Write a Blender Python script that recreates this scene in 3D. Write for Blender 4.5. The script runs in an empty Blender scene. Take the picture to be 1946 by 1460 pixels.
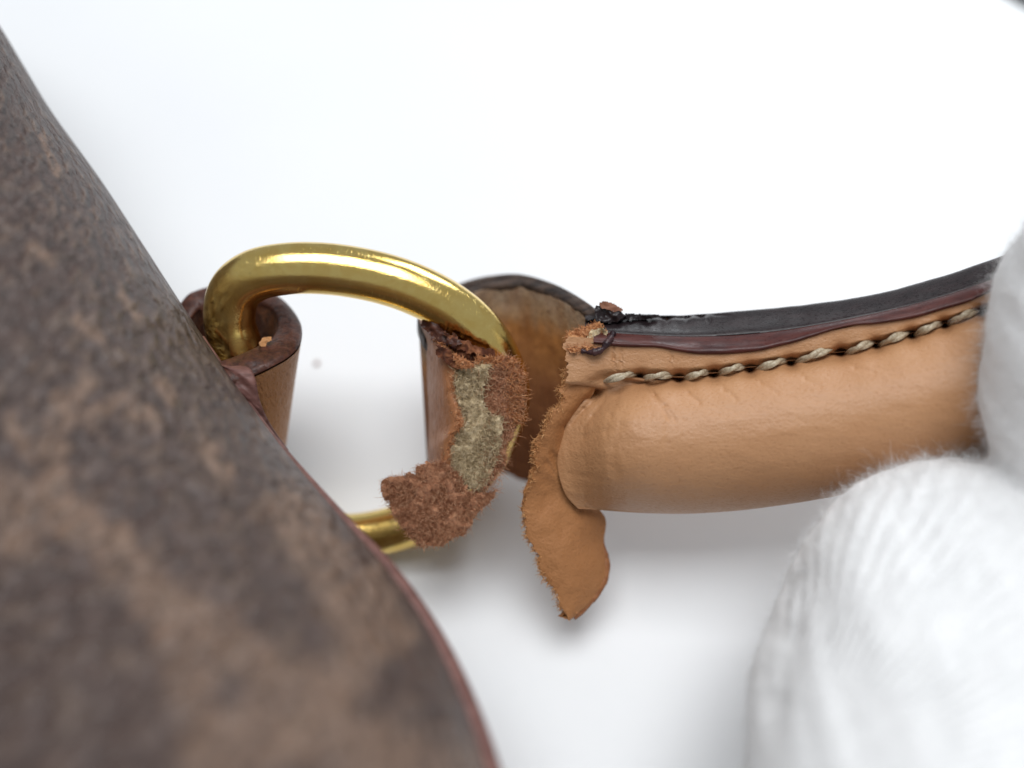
import bpy, bmesh, math, random
import numpy as np

rng = np.random.default_rng(7)
random.seed(7)
SC = bpy.context.scene
COL = SC.collection
R = math.radians

# ------------------------------------------------------------------ camera, light, exposure
PITCH = R(55)                 # the lens looks 55 degrees down at the table
D0 = 93.0                     # mm from the lens to the plane in focus
HFOV = R(60)
MM = 0.001
C0 = np.array((0.0, 0.0, 0.0215))                     # point in focus in the picture's middle, 21 mm above the table
RT = np.array((1.0, 0.0, 0.0))
UP = np.array((0.0, math.sin(PITCH), math.cos(PITCH)))
TO = np.array((0.0, -math.cos(PITCH), math.sin(PITCH)))   # towards the lens

cam_data = bpy.data.cameras.new('camera')
cam = bpy.data.objects.new('camera', cam_data)
COL.objects.link(cam)
cam.location = C0 + TO * D0 * MM
cam.rotation_euler = (math.pi / 2 - PITCH, 0, 0)
cam_data.sensor_width = 36
cam_data.lens = 18 / math.tan(HFOV / 2)
cam_data.clip_start = 0.002
cam_data.clip_end = 20
cam_data.dof.use_dof = True
cam_data.dof.focus_distance = (D0 - 3) * MM
cam_data.dof.aperture_fstop = (cam_data.lens * MM) / (4.0 * MM)
SC.camera = cam

world = bpy.data.worlds.new('World')
SC.world = world
world.use_nodes = True
bg = world.node_tree.nodes['Background']
bg.inputs['Color'].default_value = (0.90, 0.95, 1.0, 1)
bg.inputs['Strength'].default_value = 0.36


def lamp(name, loc, target, sx, sy, power, col):
    d = bpy.data.lights.new(name, 'AREA')
    d.shape = 'RECTANGLE'
    d.size, d.size_y = sx, sy
    d.energy = power
    d.color = col
    o = bpy.data.objects.new(name, d)
    COL.objects.link(o)
    o.location = loc
    from mathutils import Vector
    o.rotation_euler = (Vector(target) - Vector(loc)).to_track_quat('-Z', 'Y').to_euler()
    return o


lamp('ceiling_lamp', (0.0, 0.06, 0.75), (0, 0, 0.02), 0.55, 0.42, 4.85, (0.97, 0.985, 1.0))
lamp('window_lamp', (0.30, 0.62, 0.42), (0.03, 0.05, 0.0), 0.30, 0.30, 2.2, (0.93, 0.97, 1.0))

SC.view_settings.view_transform = 'Standard'
SC.view_settings.look = 'None'
SC.view_settings.exposure = 0.0
SC.view_settings.gamma = 1.0

# ------------------------------------------------------------------ space: the photograph's points at a real distance
KPX = 2 * D0 * math.tan(HFOV / 2) / 1946.0       # mm per photo pixel in the plane in focus


def V(px, py, h):
    """mm in lens-aligned axes (right, up, towards the lens) of the point seen at (px, py), h mm nearer than the focus plane"""
    px, py, h = np.broadcast_arrays(np.asarray(px, float), np.asarray(py, float), np.asarray(h, float))
    k = KPX * (D0 - h) / D0
    return np.stack(((px - 973) * k, (730 - py) * k, h), -1)


def W(v):
    v = np.asarray(v, float) * MM
    return C0 + v[..., 0:1] * RT + v[..., 1:2] * UP + v[..., 2:3] * TO


def Q(p):
    p = np.asarray(p, float)
    return V(p[..., 0], p[..., 1], p[..., 2])


# ------------------------------------------------------------------ small maths
def cr(pts, n):
    """Catmull-Rom through pts, n samples even in index"""
    p = np.asarray(pts, float)
    if p.ndim == 1:
        p = p[:, None]
    m = len(p)
    t = np.linspace(0, m - 1, n)
    i = np.minimum(t.astype(int), m - 2)
    f = (t - i)[:, None]
    g = lambda k: p[np.clip(k, 0, m - 1)]
    a, b, c, d = g(i - 1), g(i), g(i + 1), g(i + 2)
    return 0.5 * ((2 * b) + (-a + c) * f + (2 * a - 5 * b + 4 * c - d) * f ** 2 + (-a + 3 * b - 3 * c + d) * f ** 3)


def even(p, n):
    p = np.asarray(p, float)
    s = np.concatenate(([0], np.cumsum(np.linalg.norm(np.diff(p, axis=0), axis=1))))
    t = np.linspace(0, s[-1], n)
    return np.stack([np.interp(t, s, p[:, k]) for k in range(p.shape[1])], -1)


def sm(a, b, x):
    t = np.clip((x - a) / (b - a), 0, 1)
    return t * t * (3 - 2 * t)


def _hash(i, j, s):
    x = np.sin(i * 127.1 + j * 311.7 + s * 74.7) * 43758.5453
    return x - np.floor(x)


def vn(x, y, s=0):
    x, y = np.asarray(x, float), np.asarray(y, float)
    i, j = np.floor(x), np.floor(y)
    fx, fy = x - i, y - j
    fx, fy = fx * fx * (3 - 2 * fx), fy * fy * (3 - 2 * fy)
    a, b, c, d = _hash(i, j, s), _hash(i + 1, j, s), _hash(i, j + 1, s), _hash(i + 1, j + 1, s)
    return ((a * (1 - fx) + b * fx) * (1 - fy) + (c * (1 - fx) + d * fx) * fy) * 2 - 1


def fbm(x, y, s=0, o=3):
    return sum(vn(x * 2 ** k, y * 2 ** k, s + k) * 0.5 ** k for k in range(o))


def inside(poly, x, y):
    poly = np.asarray(poly, float)
    r = np.zeros(np.shape(x), bool)
    n = len(poly)
    for k in range(n):
        x1, y1 = poly[k][:2]
        x2, y2 = poly[(k + 1) % n][:2]
        if y1 == y2:
            continue
        c = ((y1 > y) != (y2 > y)) & (x < (x2 - x1) * (y - y1) / (y2 - y1) + x1)
        r ^= c
    return r


def seg_d(x, y, x1, y1, x2, y2):
    vx, vy = x2 - x1, y2 - y1
    t = np.clip(((x - x1) * vx + (y - y1) * vy) / (vx * vx + vy * vy + 1e-9), 0, 1)
    return np.hypot(x - x1 - t * vx, y - y1 - t * vy), t


# ------------------------------------------------------------------ objects
def tag(o, label=None, cat=None, group=None, kind=None):
    for k, v in (('label', label), ('category', cat), ('group', group), ('kind', kind)):
        if v:
            o[k] = v
    return o


def empty(name, v, label, cat):
    o = bpy.data.objects.new(name, None)
    COL.objects.link(o)
    o.location = W(np.asarray(v, float))
    o.empty_display_size = 0.005
    return tag(o, label, cat)


def root_loc(o):
    p = np.zeros(3)
    while o is not None:
        p = p + np.array(o.location)
        o = o.parent
    return p


def mesh(name, verts_w, faces, mat, parent=None, uv=None, attr=None, sharp=55, fix=True):
    me = bpy.data.meshes.new(name)
    loc = root_loc(parent)
    vv = np.asarray(verts_w).reshape(-1, 3) - loc
    faces = np.asarray(faces) if not isinstance(faces, list) else faces
    me.from_pydata(vv.tolist(), [], faces.tolist() if isinstance(faces, np.ndarray) else faces)
    if attr:
        for k, a in attr.items():
            at = me.attributes.new(k, 'FLOAT', 'POINT')
            at.data.foreach_set('value', np.asarray(a, np.float32).ravel())
    if uv is not None:
        l = me.uv_layers.new(name='UVMap')
        vi = np.empty(len(me.loops), np.int32)
        me.loops.foreach_get('vertex_index', vi)
        l.data.foreach_set('uv', np.asarray(uv, np.float32).reshape(-1, 2)[vi].ravel())
    if fix:
        b = bmesh.new()
        b.from_mesh(me)
        bmesh.ops.recalc_face_normals(b, faces=b.faces)
        b.to_mesh(me)
        b.free()
    me.polygons.foreach_set('use_smooth', np.ones(len(me.polygons), bool))
    if sharp:
        me.set_sharp_from_angle(angle=R(sharp))
    me.materials.append(mat)
    me.update()
    o = bpy.data.objects.new(name, me)
    COL.objects.link(o)
    o.parent = parent
    return o


def quads(n, m, off=0, wrap_i=False, wrap_j=False):
    i = np.arange(n if wrap_i else n - 1)
    j = np.arange(m if wrap_j else m - 1)
    I, J = np.meshgrid(i, j, indexing='ij')
    I2, J2 = (I + 1) % n, (J + 1) % m
    return np.stack((I * m + J, I2 * m + J, I2 * m + J2, I * m + J2), -1).reshape(-1, 4) + off


def solid(name, F, B, mat, parent, uv=None, sharp=55, attr=None):
    """closed body between two grids (view mm)"""
    n, m = F.shape[:2]
    f = [quads(n, m), quads(n, m, n * m)[:, ::-1]]
    idx = np.arange(n * m).reshape(n, m)
    for e in (idx[0], idx[-1], idx[:, 0], idx[:, -1]):
        f.append(np.stack((e[:-1], e[1:], e[1:] + n * m, e[:-1] + n * m), -1))
    v = W(np.concatenate((F.reshape(-1, 3), B.reshape(-1, 3))))
    if uv is not None:
        uv = np.concatenate((uv.reshape(-1, 2), uv.reshape(-1, 2)))
    return mesh(name, v, np.concatenate(f), mat, parent, uv, attr, sharp)


def grid_normals(P):
    a = np.gradient(P, axis=0)
    b = np.gradient(P, axis=1)
    n = np.cross(a, b)
    return n / (np.linalg.norm(n, axis=-1, keepdims=True) + 1e-12)


def tube(name, path, rad, mat, parent, seg=12, cap=True, flat=1.0, uvs=False):
    """path (n,3) view mm, rad scalar or (n,)"""
    p = np.asarray(path, float)
    n = len(p)
    rad = np.broadcast_to(np.asarray(rad, float), (n,))
    T = np.gradient(p, axis=0)
    T /= np.linalg.norm(T, axis=1, keepdims=True) + 1e-12
    ref = np.array((0.13, 0.2, 1.0))
    A = np.cross(T, ref)
    A /= np.linalg.norm(A, axis=1, keepdims=True) + 1e-12
    Bv = np.cross(A, T)
    th = np.linspace(0, 2 * math.pi, seg, endpoint=False)
    G = p[:, None] + rad[:, None, None] * (np.cos(th)[None, :, None] * A[:, None] + flat * np.sin(th)[None, :, None] * Bv[:, None])
    f = quads(n, seg, wrap_j=True).tolist()
    if cap:
        f.append(list(range(seg)))
        f.append([(n - 1) * seg + k for k in range(seg)])
    return mesh(name, W(G.reshape(-1, 3)), f, mat, parent)


def sheet(name, poly, hfun, thick, mat, parent, step=3.0, rough=0.25, edge=4.0, seed=0, freq=0.06):
    """torn flat piece: outline in photo points, front at hfun, thick mm deep, ragged rim"""
    poly = even(np.vstack((np.asarray(poly, float), np.asarray(poly, float)[:1])), 400)[:-1]
    x0, y0 = poly.min(0) - 8
    x1, y1 = poly.max(0) + 8
    gx = np.arange(x0, x1, step)
    gy = np.arange(y0, y1, step)
    X, Y = np.meshgrid(gx, gy, indexing='ij')
    X = X + rng.uniform(-.38, .38, X.shape) * step
    Y = Y + rng.uniform(-.38, .38, Y.shape) * step
    cx = (X[:-1, :-1] + X[1:, 1:]) / 2
    cy = (Y[:-1, :-1] + Y[1:, 1:]) / 2
    M = inside(poly, cx + edge * fbm(cx * .09, cy * .09, seed + 3), cy + edge * fbm(cx * .09, cy * .09, seed + 9))
    # clean specks: keep cells that have two neighbours
    P = np.pad(M, 1)
    nb = P[:-2, 1:-1].astype(int) + P[2:, 1:-1] + P[1:-1, :-2] + P[1:-1, 2:]
    M &= nb >= 2
    hf = hfun(X, Y) + rough * fbm(X * freq, Y * freq, seed, 4)
    hb = hfun(X, Y) - thick
    n, m = X.shape
    F, B = V(X, Y, hf).reshape(-1, 3), V(X, Y, hb).reshape(-1, 3)
    idx = np.arange(n * m).reshape(n, m)
    q = np.stack((idx[:-1, :-1], idx[1:, :-1], idx[1:, 1:], idx[:-1, 1:]), -1)
    fs = [q[M], q[M][:, ::-1] + n * m]
    P = np.pad(M, 1)
    for (a, b, nbm) in ((0, 1, P[1:-1, :-2]), (1, 2, P[2:, 1:-1]), (2, 3, P[1:-1, 2:]), (3, 0, P[:-2, 1:-1])):
        e = M & ~nbm
        k = q[e]
        fs.append(np.stack((k[:, a], k[:, b], k[:, b] + n * m, k[:, a] + n * m), -1))
    f = np.concatenate(fs)
    used = np.unique(f)
    remap = np.full(2 * n * m, -1)
    remap[used] = np.arange(len(used))
    v = np.concatenate((F, B))[used]
    o = mesh(name, W(v), remap[f], mat, parent, sharp=60)
    return o, poly


def fibres(name, base, dirs, length, rad, mat, parent, curl=0.5, K=5):
    """many thin tapered hairs as one body; base, dirs (n,3) view mm"""
    n = len(base)
    length = np.broadcast_to(length, (n,))
    rad = np.broadcast_to(rad, (n,))
    d = dirs / (np.linalg.norm(dirs, axis=1, keepdims=True) + 1e-9)
    pts = [base]
    bend = rng.normal(0, curl, (n, 3))
    for k in range(K):
        d = d + bend * 0.6 + rng.normal(0, curl * .5, (n, 3))
        d /= np.linalg.norm(d, axis=1, keepdims=True) + 1e-9
        pts.append(pts[-1] + d * (length / K)[:, None])
    P = np.stack(pts, 1)                                   # n,K+1,3
    T = P[:, -1] - P[:, 0]
    A = np.cross(T, np.array((.3, .4, .85)))
    A /= np.linalg.norm(A, axis=1, keepdims=True) + 1e-9
    Bv = np.cross(A, T)
    Bv /= np.linalg.norm(Bv, axis=1, keepdims=True) + 1e-9
    tap = np.linspace(1, .35, K + 1)
    th = np.array((0, 2.094, 4.189))
    off = np.cos(th)[None, :, None] * A[:, None] + np.sin(th)[None, :, None] * Bv[:, None]   # n,3,3
    G = P[:, :, None] + off[:, None] * (rad[:, None] * tap[None])[:, :, None, None]
    q = quads(K + 1, 3, wrap_j=True)
    f = (q[None] + (np.arange(n) * (K + 1) * 3)[:, None, None]).reshape(-1, 4)
    o = mesh(name, W(G.reshape(-1, 3)), f, mat, parent, sharp=0, fix=False)
    o['kind'] = 'stuff'
    return o


def poly_points(poly, n):
    poly = np.asarray(poly, float)
    lo, hi = poly.min(0), poly.max(0)
    out = np.empty((0, 2))
    while len(out) < n:
        c = rng.uniform(lo, hi, (n * 3, 2))
        out = np.vstack((out, c[inside(poly, c[:, 0], c[:, 1])]))
    return out[:n]


def fuzz_on(name, poly, hfun, mat, parent, n=2500, rim=600, L=(.5, 1.2), r=.035, lift=.5, rimL=(.6, 1.8), curl=.6):
    """felt of short curly hairs on a torn piece, longer ones along its rim"""
    a = poly_points(poly, n)
    b1 = V(a[:, 0], a[:, 1], hfun(a[:, 0], a[:, 1]) + .05)
    d1 = rng.normal(0, 1, (n, 3)) * np.array((1, 1, .3)) + np.array((0, 0, lift))
    l1 = rng.uniform(*L, n)
    pe = even(np.vstack((poly, poly[:1])), rim)
    t = np.gradient(pe, axis=0)
    nrm = np.stack((t[:, 1], -t[:, 0]), -1)
    nrm /= np.linalg.norm(nrm, axis=1, keepdims=True) + 1e-9
    area = np.sum(pe[:-1, 0] * pe[1:, 1] - pe[1:, 0] * pe[:-1, 1])
    if area < 0:
        nrm = -nrm
    b2 = V(pe[:, 0] - nrm[:, 0] * 2, pe[:, 1] - nrm[:, 1] * 2, hfun(pe[:, 0], pe[:, 1]) - rng.uniform(0, .6, rim))
    d2 = np.stack((nrm[:, 0], -nrm[:, 1], np.zeros(rim)), -1) + rng.normal(0, .5, (rim, 3))
    l2 = rng.uniform(rimL[0], rimL[1], rim) * rng.uniform(.4, 1, rim)
    return fibres(name, np.vstack((b1, b2)), np.vstack((d1, d2)), np.concatenate((l1, l2)), r * rng.uniform(.7, 1.3, n + rim), mat, parent, curl)


# ------------------------------------------------------------------ materials
class NT:
    def __init__(self, name):
        self.m = bpy.data.materials.new(name)
        self.m.use_nodes = True
        self.t = self.m.node_tree
        self.b = self.t.nodes['Principled BSDF']
        self.tc = self.t.nodes.new('ShaderNodeTexCoord')

    def n(self, typ, **kw):
        x = self.t.nodes.new(typ)
        for k, v in kw.items():
            setattr(x, k, v)
        return x

    def link(self, a, b):
        self.t.links.new(a, b)

    def set(self, **kw):
        for k, v in kw.items():
            i = self.b.inputs[k.replace('_', ' ')]
            i.default_value = v if not isinstance(v, tuple) or len(v) == 4 else (*v, 1)

    def mm(self, scale=(1, 1, 1), rot=(0, 0, 0), uv=False):
        """coordinates in mm, stretched by scale"""
        mp = self.n('ShaderNodeMapping')
        s = 1.0 if uv else 1000.0
        mp.inputs['Scale'].default_value = tuple(k * s for k in scale)
        mp.inputs['Rotation'].default_value = rot
        self.link(self.tc.outputs['UV' if uv else 'Object'], mp.inputs['Vector'])
        return mp.outputs[0]

    def noise(self, vec, scale, detail=3, rough=.55, dist=0):
        x = self.n('ShaderNodeTexNoise')
        x.inputs['Scale'].default_value = scale
        x.inputs['Detail'].default_value = detail
        x.inputs['Roughness'].default_value = rough
        x.inputs['Distortion'].default_value = dist
        self.link(vec, x.inputs['Vector'])
        return x.outputs['Fac']

    def voro(self, vec, scale, feature='F1', rand=1.0):
        x = self.n('ShaderNodeTexVoronoi', feature=feature)
        x.inputs['Scale'].default_value = scale
        x.inputs['Randomness'].default_value = rand
        self.link(vec, x.inputs['Vector'])
        return x.outputs['Distance']

    def ramp(self, fac, stops):
        x = self.n('ShaderNodeValToRGB')
        e = x.color_ramp.elements
        while len(e) < len(stops):
            e.new(.5)
        for k, (p, c) in enumerate(stops):
            e[k].position = p
            e[k].color = (*c, 1) if not isinstance(c, (int, float)) else (c, c, c, 1)
        self.link(fac, x.inputs[0])
        return x.outputs[0]

    def mix(self, fac, a, b, mode='MIX'):
        x = self.n('ShaderNodeMix', data_type='RGBA', blend_type=mode)
        for v, i in ((fac, 0), (a, 6), (b, 7)):
            if isinstance(v, (int, float)):
                x.inputs[i].default_value = v
            elif isinstance(v, tuple):
                x.inputs[i].default_value = (*v, 1)
            else:
                self.link(v, x.inputs[i])
        return x.outputs[2]

    def math(self, op, a, b=None):
        x = self.n('ShaderNodeMath', operation=op)
        for v, i in ((a, 0), (b, 1)):
            if v is None:
                continue
            if isinstance(v, (int, float)):
                x.inputs[i].default_value = v
            else:
                self.link(v, x.inputs[i])
        return x.outputs[0]

    def bump(self, height, dist_mm, strength=1.0, prev=None):
        x = self.n('ShaderNodeBump')
        x.inputs['Distance'].default_value = dist_mm * MM
        x.inputs['Strength'].default_value = strength
        self.link(height, x.inputs['Height'])
        if prev is not None:
            self.link(prev, x.inputs['Normal'])
        return x.outputs[0]

    def out(self, color=None, normal=None, rough=None):
        if color is not None:
            self.link(color, self.b.inputs['Base Color'])
        if normal is not None:
            self.link(normal, self.b.inputs['Normal'])
        if rough is not None:
            self.link(rough, self.b.inputs['Roughness'])
        return self.m


def m_leather(name, c1, c2, pore, rough=.42, grain=.05, stretch=(.45, 1, 1), gs=3.0, stain=None, rot=(0, 0, 0)):
    t = NT(name)
    big = t.noise(t.mm(), .16, 3)
    fine = t.noise(t.mm(stretch, rot), gs, 4, .6)
    col = t.mix(big, c1, c2)
    col = t.mix(t.ramp(fine, [(.30, .45), (.44, 0.0)]), col, pore)
    spots = t.voro(t.mm(), .75)
    col = t.mix(t.ramp(spots, [(.035, .6), (.075, 0.0)]), col, pore)
    if stain:
        st = t.noise(t.mm((.5, 1.5, 1.5), rot), .5, 4, .6, .6)
        col = t.mix(t.ramp(st, [(.45, 0.0), (.66, 1.0)]), col, stain)
    wr = t.noise(t.mm((.35, 1.2, 1.2), (0, 0, .5)), 1.3, 4, .65, 1.2)
    nb = t.bump(fine, grain * 2.2, .8)
    nb = t.bump(t.ramp(wr, [(.36, 0.0), (.5, 1.0)]), grain * .9, .16, nb)
    rg = t.ramp(fine, [(.3, min(1, rough + .16)), (.7, rough - .05)])
    t.set(Specular_IOR_Level=.45)
    return t.out(col, nb, rg)


def m_suede(name, cols, gs=1.6, grain=.35, rough=.95):
    t = NT(name)
    a = t.noise(t.mm(), gs, 5, .65, .8)
    b = t.noise(t.mm(), gs * .22, 3)
    f = t.math('ADD', t.math('MULTIPLY', a, .65), t.math('MULTIPLY', b, .35))
    col = t.ramp(f, [(.32, cols[0]), (.48, cols[1]), (.64, cols[2])])
    t.set(Roughness=rough, Specular_IOR_Level=.12, Sheen_Weight=.15)
    return t.out(col, t.bump(a, grain, .9))


def m_fibre(name, cols, scale=2.6, rough=.7):
    t = NT(name)
    a = t.noise(t.mm(), scale, 3, .6)
    t.set(Roughness=rough, Specular_IOR_Level=.2)
    return t.out(t.ramp(a, [(.34, cols[0]), (.5, cols[1]), (.66, cols[2])]))


def m_paint(name, c1, c2, rough=.28, crack=True, gs=1.2, amt=.12, st=(.35, 1, 1)):
    t = NT(name)
    a = t.noise(t.mm(st), gs, 4, .6, .4)
    c = t.noise(t.mm((.5, 1, 1)), 5.0, 3)
    nb = t.bump(a, amt, .7)
    nb = t.bump(c, .007, .6, nb)
    col = t.ramp(a, [(.35, c1), (.65, c2)])
    if crack:
        v = t.voro(t.mm((.3, .9, .9)), .38, 'DISTANCE_TO_EDGE')
        k = t.ramp(v, [(.0, 0.0), (.05, 1.0)])
        nb = t.bump(k, .12, .5, nb)
    rg = t.ramp(c, [(.3, rough + .2), (.7, rough - .06)])
    t.set(Specular_IOR_Level=.30)
    return t.out(col, nb, rg)


TAN = m_leather('tan_leather', (.445, .219, .100), (.50, .268, .132), (.32, .135, .046), rough=.34, grain=.05, gs=3.8, stretch=(.7, 1, 1))
FLAP = m_leather('flap_leather', (.35, .145, .048), (.42, .185, .066), (.25, .10, .034), rough=.58, grain=.075, stretch=(1, 1, 1), gs=3.6)
TABTAN = m_leather('aged_tan_leather', (.40, .175, .065), (.50, .25, .105), (.22, .08, .03), rough=.40, grain=.22, stretch=(1.8, .6, .6), gs=2.4, rot=(0, 0, .25))
STUBSKIN = m_leather('stub_skin_leather', (.36, .145, .058), (.47, .22, .105), (.13, .045, .02), rough=.42, grain=.08, stretch=(1.2, .5, .5), gs=2.0)
EDGEBLACK = m_paint('black_edge_coating', (.012, .008, .009), (.024, .015, .016), .26, crack=False, amt=.018)
EDGELIP = m_paint('burgundy_edge_paint', (.040, .008, .007), (.085, .020, .015), .30, crack=False, gs=1.0, amt=.025)
RIMBROWN = m_paint('brown_rim_paint', (.035, .012, .009), (.10, .036, .022), .33, gs=1.6, amt=.14, st=(1, 1, 1), crack=False)
TABEDGE = m_paint('worn_edge_paint', (.10, .042, .035), (.20, .095, .08), .42, gs=1.2, amt=.18, crack=False)
SUEDE_RED = m_suede('red_brown_suede', ((.20, .085, .045), (.42, .192, .104), (.57, .30, .172)))
SUEDE_DARK = m_suede('dark_torn_suede', ((.03, .010, .006), (.10, .032, .016), (.30, .12, .055)), gs=.9)
SUEDE_TAN = m_suede('tan_torn_suede', ((.34, .14, .05), (.50, .23, .09), (.62, .32, .14)))
BEIGE = m_suede('beige_filler', ((.22, .155, .085), (.53, .41, .245), (.68, .56, .37)), gs=2.4, grain=.22)
FIB_RED = m_fibre('red_brown_fibre', ((.27, .10, .05), (.50, .235, .125), (.70, .42, .26)))
FIB_ORANGE = m_fibre('orange_fibre', ((.36, .13, .05), (.56, .24, .10), (.72, .40, .21)))
FIB_TAN = m_fibre('tan_fibre', ((.45, .20, .075), (.60, .30, .12), (.72, .42, .20)))
FIB_BEIGE = m_fibre('beige_fibre', ((.36, .26, .14), (.60, .465, .28), (.76, .63, .43)))


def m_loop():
    """raw inside of the back strap: grey brown by its upper rim, worn orange below, shade painted in dark further down (uv: mm along, 0..1 down)"""
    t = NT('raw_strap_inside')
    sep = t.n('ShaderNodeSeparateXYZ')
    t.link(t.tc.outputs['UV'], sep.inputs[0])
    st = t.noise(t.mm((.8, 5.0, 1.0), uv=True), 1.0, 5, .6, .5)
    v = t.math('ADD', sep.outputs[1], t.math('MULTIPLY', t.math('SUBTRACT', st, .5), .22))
    col = t.ramp(v, [(.03, (.42, .31, .22)), (.13, (.46, .29, .16)), (.22, (.55, .25, .08)), (.50, (.32, .135, .055)), (.85, (.22, .088, .038))])  # last stops darkened: shade on the lower strap is put into its colour
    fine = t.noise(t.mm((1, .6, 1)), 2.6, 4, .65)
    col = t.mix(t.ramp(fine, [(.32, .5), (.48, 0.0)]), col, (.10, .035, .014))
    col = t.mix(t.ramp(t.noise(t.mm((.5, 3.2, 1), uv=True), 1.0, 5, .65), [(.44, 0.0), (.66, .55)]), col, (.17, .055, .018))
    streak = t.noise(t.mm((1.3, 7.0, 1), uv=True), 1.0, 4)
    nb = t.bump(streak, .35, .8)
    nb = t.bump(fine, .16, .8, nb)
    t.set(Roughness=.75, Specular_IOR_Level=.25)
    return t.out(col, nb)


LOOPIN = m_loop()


def m_gold():
    t = NT('brass')
    a = t.noise(t.mm(), .45, 4, .6, .4)
    s = t.noise(t.mm((1, 1, 1)), 6.0, 3, .7)
    p = t.voro(t.mm(), 1.1)
    col = t.ramp(a, [(.36, (.95, .71, .25)), (.62, (.88, .61, .18))])
    col = t.mix(t.ramp(a, [(.68, 0.0), (.78, .6)]), col, (.26, .12, .03))
    col = t.mix(t.ramp(p, [(.03, .7), (.06, 0.0)]), col, (.2, .1, .03))
    scr = t.noise(t.mm((3.0, .35, .35), (.3, .2, .6)), 3.0, 3, .7)
    nb = t.bump(t.math('ADD', s, t.math('MULTIPLY', t.ramp(scr, [(.62, 0.0), (.68, 1.0)]), .3)), .018, .7)
    nb = t.bump(t.noise(t.mm((.3, 1, 1)), .8, 2), .05, .5, nb)
    t.set(Metallic=1.0)
    return t.out(col, nb, t.ramp(s, [(.3, .07), (.75, .20)]))


GOLD = m_gold()


def m_thread():
    t = NT('waxed_thread')
    a = t.noise(t.mm(), 4.0, 3)
    t.set(Roughness=.38, Specular_IOR_Level=.5)
    return t.out(t.ramp(a, [(.3, (.30, .24, .155)), (.6, (.54, .46, .335))]), t.bump(a, .06, .7))


THREAD = m_thread()


def m_canvas():
    t = NT('coated_canvas')
    at = t.n('ShaderNodeAttribute', attribute_name='print')
    uv = t.mm(uv=True)
    g = t.voro(t.mm((1, .8, 1), uv=True), .75, 'SMOOTH_F1')
    g2 = t.noise(uv, .9, 3, .6, .5)
    speck = t.noise(uv, 1.0, 3, .65)
    fac = t.math('ADD', at.outputs['Fac'], t.math('MULTIPLY', t.math('SUBTRACT', speck, .5), .9))
    fac = t.ramp(fac, [(.22, 0.0), (.72, 1.0)])
    col = t.mix(fac, (.078, .050, .042), (.195, .122, .085))
    col = t.mix(t.ramp(g2, [(.38, .65), (.55, 0.0)]), col, (.030, .018, .015))
    col = t.mix(t.ramp(g, [(.05, .35), (.4, 0.0)]), col, (.26, .18, .13))
    hgt = t.math('ADD', t.math('MULTIPLY', g, -1.0), t.math('MULTIPLY', g2, .9))
    nb = t.bump(hgt, 1.0, 1.0)
    t.set(Specular_IOR_Level=.55, Roughness=.44)
    return t.out(col, nb)


CANVAS = m_canvas()


def m_glove():
    t = NT('white_cotton_knit')
    at = t.n('ShaderNodeAttribute', attribute_name='rib')
    n1 = t.noise(t.mm(), .5, 3)
    w = t.math('ADD', at.outputs['Fac'], t.math('MULTIPLY', n1, 3.0))
    s = t.math('SINE', w)
    at2 = t.n('ShaderNodeAttribute', attribute_name='rib_depth')
    s = t.math('MULTIPLY', t.math('MULTIPLY', s, .5), at2.outputs['Fac'])
    n2 = t.noise(t.mm(), 1.6, 4, .65)
    h = t.math('ADD', s, t.math('MULTIPLY', n2, .8))
    t.set(Roughness=.95, Specular_IOR_Level=.1, Sheen_Weight=.4)
    return t.out(t.ramp(n2, [(.3, (.76, .755, .755)), (.6, (.82, .82, .82))]), t.bump(h, .30, .8))


GLOVE = m_glove()
GLOVEFIB = m_fibre('cotton_fibre', ((.82, .82, .82), (.86, .86, .86), (.88, .88, .88)), .5, .8)


def m_table():
    t = NT('white_table')
    a = t.noise(t.mm((.02, .02, .02)), 1.0, 2)
    s = t.noise(t.mm(), .8, 4)
    t.set(Specular_IOR_Level=.3)
    return t.out(t.ramp(a, [(.3, (.80, .81, .825)), (.7, (.825, .835, .845))]), t.bump(s, .01, .3), t.ramp(s, [(.3, .42), (.7, .36)]))


TABLE = m_table()


def m_plain(name, c, rough=.8):
    t = NT(name)
    a = t.noise(t.mm((.05, .05, .05)), 1.0, 3)
    t.set(Roughness=rough)
    return t.out(t.ramp(a, [(.3, tuple(k * .85 for k in c)), (.7, c)]))


FLOORM = m_plain('grey_floor', (.09, .095, .09))
SPECK = m_plain('brown_crumb', (.25, .12, .09))

# ------------------------------------------------------------------ setting: the white table top and the floor below it
xs = np.array([(-.55, -.35), (.44, -.35), (.44, -.02), (.120, .098), (.105, .16), (-.05, .42), (-.55, .42)])
xs = np.array([(-.55, -.35), (.40, -.35), (.40, -.10), (.36, .02)])
# outline of the board: its far right corner is cut off
board = [(-.6, -.4), (.5, -.4), (.5, -.18), (.0, .32), (-.6, .32)]


def table_point(px, py):
    """where the table is seen at a photo point"""
    d = W(V(px, py, 0.0)) - np.array(cam.location)
    o = np.array(cam.location)
    return o + d * (-o[2] / d[2])


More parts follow.
